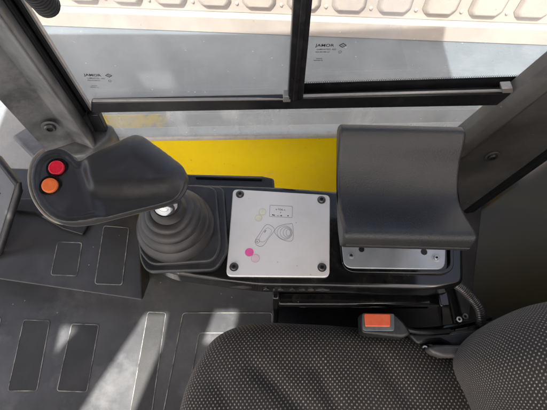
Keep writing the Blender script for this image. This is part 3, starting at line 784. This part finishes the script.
# gaiter
bz0 = G(176, 226, cz + .012)
HB = .082; dxy = Vector((.0065, -.004))
prof = []
steps = [(.0625, 0, .024), (.0550, .024, .044), (.0465, .044, .060), (.0370, .060, .072)]
def add(r, z): prof.append((r, z, dxy.x * z / HB * 1.0, dxy.y * z / HB))
for k, (r1_, za, zb) in enumerate(steps):
    nxt = steps[k+1][0] if k < 3 else .0305; H_ = zb - za
    add(r1_ - .0060 if k else r1_ - .001, za); add(r1_ - .0022, za + .0003)
    for j in range(9):                     # convex fold: a plump edge, then a shoulder running in
        u = j / 8; add(r1_ - (r1_ - nxt + .0050) * (u ** 2.4), za + .0012 + (H_ - .0016) * u)
    add(nxt - .0068, zb - .0002)
add(.0262, .0745); add(.0225, .0795); add(.0208, .0845); add(.0198, .0880); add(.0170, .0885)
bm = bmesh.new(); lathe(bm, prof, bz0, 72); 
obj('gaiter', bm, M['boot'], js, smooth=50)
# grip
HZ = .80
ol = [(54, 148.5), (45, 151), (38, 156), (33, 164), (30.5, 176), (31.5, 188), (36, 200), (44, 211), (54, 218.5), (66, 221.8), (83, 221), (100, 217.5), (120, 212.5), (140, 207.5), (160, 202.5), (172, 198.5), (180, 192), (185, 183), (186, 173), (182, 165), (174, 158.5), (163, 150), (153, 143), (144, 136.5), (135.5, 134), (126, 137), (114, 143), (101, 149), (90, 154.5), (82, 159.5), (77.5, 160), (73.5, 156), (69, 151.5), (62, 148.5)]
outl = smoothpts([G(x, y, HZ) for x, y in ol], 4, True)
bm = bmesh.new()
low = []
cc = G(120, 180, HZ)
prism(bm, [p - UP*.026 for p in outl], UP*.026)
bm = remeshed(bm, .0016, 9)
bmesh.ops.triangulate(bm, faces=[f for f in bm.faces if len(f.verts) > 4])
def pxof(v):
    d = v - O; Fd = Vector((0, math.cos(PITCH), -math.sin(PITCH))); U_ = Vector((0, math.sin(PITCH), math.cos(PITCH)))
    z = d.dot(Fd); return CX + F * d.x / z, CY - F * d.dot(U_) / z
def sst(a, b, x):
    t = max(0, min(1, (x - a) / (b - a))); return t * t * (3 - 2 * t)
def dist_poly(px, py):
    best = 1e9; k = len(ol)
    for i in range(k):
        ax_, ay = ol[i]; bx, by = ol[(i+1) % k]; dx, dy = bx-ax_, by-ay
        t = max(0, min(1, ((px-ax_)*dx + (py-ay)*dy) / (dx*dx+dy*dy)))
        best = min(best, math.hypot(px - ax_ - t*dx, py - ay - t*dy))
    return best
for v in bm.verts:
    px, py = pxof(Vector((v.co.x, v.co.y, HZ)))
    f = (v.co.z - (HZ - .026)) / .026                 # 0 underside .. 1 top
    de = dist_poly(px, py)
    # crease between the button head and the palm rest, an oblique line through (78,160)-(88,190)
    s = (px - (79 + (py - 160) * .32))               # + on the palm side
    palm = sst(-2, 10, s)
    low_edge = sst(181, 200, py + (px - 120) * 0.03) # lower rim of the grip in front of the palm
    head = 1 - sst(-8, 6, s)
    h = 0
    up_palm = palm * (1 - low_edge)
    h += .010 * up_palm * (1 - (1 - min(1, de / 26)) ** 2.2)              # palm rest stands proud
    h -= .0022 * up_palm * sst(12, 26, de)            # and is slightly dished
    h -= .004 * low_edge * palm
    h += .0015 * head * sst(0, 7, de) - .0035 * head * sst(3.5, 8, de)       # raised rim of the head
    h += .010 * sst(0, 60, 60 - (px - 60)) * 0
    v.co.z += h * f
    if f < .5:                                        # belly rounds under
        k2 = (1 - f * 2); v.co.x += (cc.x - v.co.x) * .08 * k2; v.co.y += (cc.y - v.co.y) * .14 * k2
# incline: head end drops a little towards the floor
grip = obj('grip', bm, M['grip'], js, smooth=0)
for p in grip.data.polygons: p.use_smooth = True
# light on the head's outer rim, painted as a thin tan tube
bm = bmesh.new(); sp = [G(x, y, HZ - .016) for x, y in ((44, 150), (37, 155.5), (32, 164), (29.8, 176), (31, 189), (35.5, 201), (44, 212.5), (55, 220.5), (64, 223.0))]
tube(bm, smoothpts(sp, 5), .0026, 10)
obj('painted_lit_rim', bm, M['rim_lit'], grip)
b = bmesh.new(); tube(b, [Vector((p.x + (cc.x-p.x)*.012, p.y + (cc.y-p.y)*.02, HZ - .0135)) for p in outl], .0016, 8, closed=True)
obj('part_line', b, M['grip'], grip)
# buttons
for (x, y), mt, lb in (((59, 170), M['red'], 'red push button'), ((52.5, 187.5), M['orange'], 'orange push button')):
    hz0 = HZ - .0035
    c = G(x, y, hz0); ti = (Vector((.10, -.22, 1))).normalized().to_track_quat('Z', 'Y').to_matrix()
    b = bmesh.new(); lathe(b, [(.0140, -.002), (.0140, .0030), (.0130, .0046), (.0108, .0046), (.0104, .002)], c + Vector((-.0018, .002, 0)), 40, ti)
    bez = obj('button_ring', b, M['gloss'], grip, smooth=35)
    b = bmesh.new(); lathe(b, [(.0098, .002), (.0098, .0066), (.0092, .0078), (.0078, .0083), (.004, .0078), (.0006, .0076)], c + Vector((-.0012, .0012, 0)), 40, ti)
    o = obj('button', b, mt, grip, smooth=50); o['label'] = lb
# shaft
sb = bz0 + Vector((dxy.x, dxy.y, .088)); stp = G(168, 182, HZ - .02)
bm = bmesh.new(); dsh = (stp - sb); q3 = dsh.to_track_quat('Z', 'Y').to_matrix()
lathe(bm, [(.0172, 0), (.0172, dsh.length*.25), (.0160, dsh.length*.3), (.0160, dsh.length*.55), (.0172, dsh.length*.6), (.0172, dsh.length)], sb - dsh*.15, 32, q3)
obj('shaft', bm, M['chrome'], js, smooth=35)

# ================================================================== ARMREST
ar = tag(empty('armrest', G(395, 235, KZ)), 'dark grey textured armrest pad with a dished top on a zinc bracket', 'armrest')
XA, XB = .0905, .2635
pz = [  # (py, z) along the top from back to front
    (124, .799), (128, .8035), (134, .800), (145, .789), (160, .771), (175, .757), (187, .7485), (196, .7455), (204, .7475), (212, .7535), (219, .7605), (225, .7665), (229, .7695), (233, .7695), (237, .766), (241, .7575), (244.5, .748), (247, .738)]
prof = []
for py, z in pz:
    g = G(400, py, z); prof.append(Vector((0, g.y, z)))
back = prof[0]; front = prof[-1]
prof = smoothpts(prof, 3)
under = [Vector((0, front.y + .003, front.z - .006)), Vector((0, front.y + .012, front.z - .009)), Vector((0, front.y + .04, front.z - .012)),
         Vector((0, back.y - .06, back.z - .055)), Vector((0, back.y - .01, back.z - .030)), Vector((0, back.y + .003, back.z - .018)), Vector((0, back.y + .003, back.z - .006))]
loop = prof + smoothpts(under, 3)
bm = bmesh.new(); vr = []
skew = lambda X: -(X - XA) * .030
L_ = len(loop)
for i in range(25):
    X = XA + (XB - XA) * i / 24
    vr.append([bm.verts.new((X, p.y + skew(X), p.z)) for p in loop])
for a, b in zip(vr, vr[1:]):
    for j in range(L_): bm.faces.new((a[j], a[(j+1) % L_], b[(j+1) % L_], b[j]))
bm.faces.new(vr[0][::-1]); bm.faces.new(vr[-1])
pad = obj('pad', bm, M['leather'], ar, smooth=60)
bv = pad.modifiers.new('bevel', 'BEVEL'); bv.width = .0095; bv.segments = 6; bv.limit_method = 'ANGLE'; bv.angle_limit = R(60)
# mould line round the front edge
bm = bmesh.new()
fl0 = Vector((XA + .006, front.y - .0003 + skew(XA), front.z + .010)); fl1 = Vector((XB - .004, front.y - .0003 + skew(XB), front.z + .010))
tube(bm, [fl0, fl1], .0016, 8); obj('piping', bm, M['leather'], pad)
# bracket
bm = bmesh.new(); bzp = KZ + .008
P = roundpoly([G(x, y, bzp) for x, y in ((341, 238), (446, 240), (445, 269.5), (344, 268))], [.004, .004, .014, .014], 6)
prism(bm, P, -UP*.006); br = obj('mounting_plate', bm, M['zinc'], ar, bevel=.0012)
for x, y, rr2 in ((361.5, 249.5, .0046), (424, 252, .0052)):
    b = bmesh.new(); lathe(b, [(rr2, 0), (rr2, .0006)], G(x, y, bzp), 20); obj('hole', b, M['hole'], br)
for x, y, rr2 in ((351, 256, .0048), (436, 258, .0068)):
    c = G(x, y, bzp); b = bmesh.new(); lathe(b, [(rr2, 0), (rr2, .0007), (rr2*.85, .001)], c, 24); obj('washer', b, M['zinc'], br)
    screw('screw', c + UP*.0006, UP, rr2*.62, br, M['steel'], .5, .0028)
c0 = Vector(((XA + XB) / 2, (front.y + back.y) / 2, 0))
bm = bmesh.new()
for dx in (-.045, .045):
    bm = bmesh.new(); box(bm, (c0.x + dx, c0.y - .0, (bzp + .722) / 2), (.006, .07, .722 - bzp - .002)); obj('bracket_arm', bm, M['gloss'], ar, bevel=.002)

# ================================================================== SEAT
seat = tag(empty('seat', Vector((.05, -.15, 0))), 'driver seat in dark cloth woven with pale dots', 'seat')
co = [(176, 430), (180, 408), (187, 384), (199, 359), (215, 338), (238, 326.5), (265, 323), (311, 324.5), (360, 328), (405, 335), (432, 347), (470, 358), (520, 372), (560, 400)]
ZS = .475
o2 = [G(x, y, ZS) for x, y in co] + [Vector((.50, -.20, ZS)), Vector((.42, -.38, ZS)), Vector((.12, -.42, ZS)), Vector((-.12, -.36, ZS)), Vector((-.19, -.2, ZS)), Vector((-.185, -.10, ZS))]
o2 = smoothpts(o2, 8, True)
C = Vector((.15, -.12, ZS))
prf = [(.93, .36), (.975, .38), (.995, .42), (1.0, .455), (.997, .475), (.985, .493), (.965, .506), (.94, .515), (.90, .522), (.85, .527), (.78, .531), (.7, .533), (.6, .534), (.5, .533), (.38, .532), (.26, .531), (.13, .530), (.04, .530)]
# finer steps
pf = [Vector((a, b, 0)) for a, b in prf]; pf = [(p.x, p.y) for p in smoothpts(pf, 4)]
bm = bmesh.new(); dome(bm, o2, C, pf)
def seg_d(p, a, b):
    d = b - a; t = max(0, min(1, (p - a).dot(d) / d.dot(d))); return (p - a - d * t).length, t
def pv(x, y): g = G(x, y, .53); return Vector((g.x, g.y))
creases = [(pv(247, 360), pv(318, 425), .0085, .014), (pv(312, 360), pv(345, 425), .0085, .012), (pv(212, 372), pv(240, 425), .004, .014), (pv(372, 348), pv(412, 405), .006, .014)]
for v in bm.verts:
    if v.co.z < .47: continue
    p = Vector((v.co.x, v.co.y))
    for a, b, dep, wd in creases:
        d, t = seg_d(p, a, b); v.co.z -= dep * math.exp(-(d/wd)**2) * sst(0, .25, t + .05)
    v.co.z += .003 * fbm(p.x, p.y, 9, 3) + .0012 * fbm(p.x, p.y, 30, 5)
obj('cushion', bm, M['cloth'], seat, smooth=0).data.polygons.foreach_set('use_smooth', [True] * len(bpy.data.meshes[-1].polygons) if False else [True] * len(seat.children[0].data.polygons))
# backrest bolster
bo = [(640, 275), (585, 290), (547, 303), (522, 308), (500, 318), (484, 329), (474, 342), (470.5, 356), (474, 372), (483, 391), (492, 412), (505, 450), (560, 500), (680, 520), (760, 420), (740, 310)]
ZB = .62
o3 = smoothpts([G(x, y, ZB) for x, y in bo], 8, True)
C3 = G(610, 395, ZB)
prf = [(.80, .45), (.93, .52), (.985, .57), (1.0, .62), (.99, .65), (.965, .68), (.92, .71), (.86, .735), (.78, .76), (.68, .782), (.56, .80), (.44, .812), (.3, .82), (.15, .825), (.05, .826)]
pf = [(p.x, p.y) for p in smoothpts([Vector((a, b, 0)) for a, b in prf], 4)]
bm = bmesh.new(); dome(bm, o3, C3, pf)
for v in bm.verts: v.co.z += .003 * fbm(v.co.x, v.co.y, 12, 8)
bk = obj('backrest', bm, M['cloth'], seat, smooth=0)
for o in (bk, seat.children[0]):
    for p in o.data.polygons: p.use_smooth = True
# seat base reaching the floor
bm = bmesh.new(); box(bm, (.17, -.12, .18), (.40, .36, .355)); obj('base', bm, M['collar'], seat, bevel=.02)
# side trim between cushion and console
bm = bmesh.new()
q = [G(x, y, .528) for x, y in ((408, 333), (450, 331), (488, 326), (490, 346), (474, 352), (452, 347), (440, 341), (428, 342), (418, 345))]
prism(bm, q, -UP*.05); tr_ = obj('side_trim', bm, M['bucklecase'], seat, bevel=.006, seg=3)
bm = bmesh.new(); q = [G(x, y, .545) for x, y in ((428, 347), (436, 344.5), (470, 345), (482, 343), (478, 357), (444, 357), (432, 353))]; prism(bm, q, -UP*.03)
obj('lever', bm, M['pillar_r'], seat, bevel=.006, seg=3)
bm = bmesh.new(); tube(bm, smoothpts([G(392, 331, .515), G(430, 330, .515), G(462, 325, .51), G(490, 318, .50)], 5), .005, 8); obj('rail', bm, M['gloss'], seat)
for x, y in ((458, 320), (464, 317), (424, 349)):
    screw('bolt', G(x, y, .512), UP, .006, seat, M['steel'], .4, .006)

# ================================================================== BUCKLE
bu = tag(empty('seat_belt_buckle', G(378, 328, .55)), 'seat belt buckle with an orange release button at the seat edge', 'seat belt buckle')
def bq(z, pts, h, r=.003):
    b = bmesh.new(); prism(b, roundpoly([G(x, y, z) for x, y in pts], r, 4), -UP*h); return b
obj('housing', bq(.560, ((361, 312.5), (396, 313.5), (404, 322), (412, 334), (404, 337.5), (380, 335), (362, 333)), .034, .006), M['bucklecase'], bu, bevel=.004, seg=3)
obj('rim', bq(.5635, ((362.5, 313), (394.5, 313.5), (394.5, 331), (363, 330.5)), .004, .004), M['clear'], bu, bevel=.001)
obj('slot', bq(.5642, ((367, 325), (392, 325.5), (391.5, 329), (368, 328.8)), .004, .001), M['clear'], bu)
rbt = obj('release_button', bq(.5680, ((364.6, 313.6), (390.5, 314), (390.5, 326.5), (365.6, 326.2)), .006, .002), M['buckle'], bu, bevel=.001)
bm = bmesh.new(); tube(bm, smoothpts([G(396, 324, .556), G(408, 330, .55), G(425, 332, .545), G(450, 331, .53)], 5), .004, 8)
obj('stalk', bm, M['bucklecase'], bu)

# ================================================================== HOSE
bm = bmesh.new()
hp = smoothpts([G(436, 276, .575), G(450, 281, .585), G(461, 288, .575), (G(471, 298, .56)), G(479, 309, .55), G(481, 322, .53), G(479, 334, .48)], 14)
tube(bm, hp, .0078, 14, ridge=.10)
hs = tag(obj('braided_hose', bm, M['darksteel'], smooth=0), 'grey braided metal hose curving from the console end down behind the seat', 'hose')
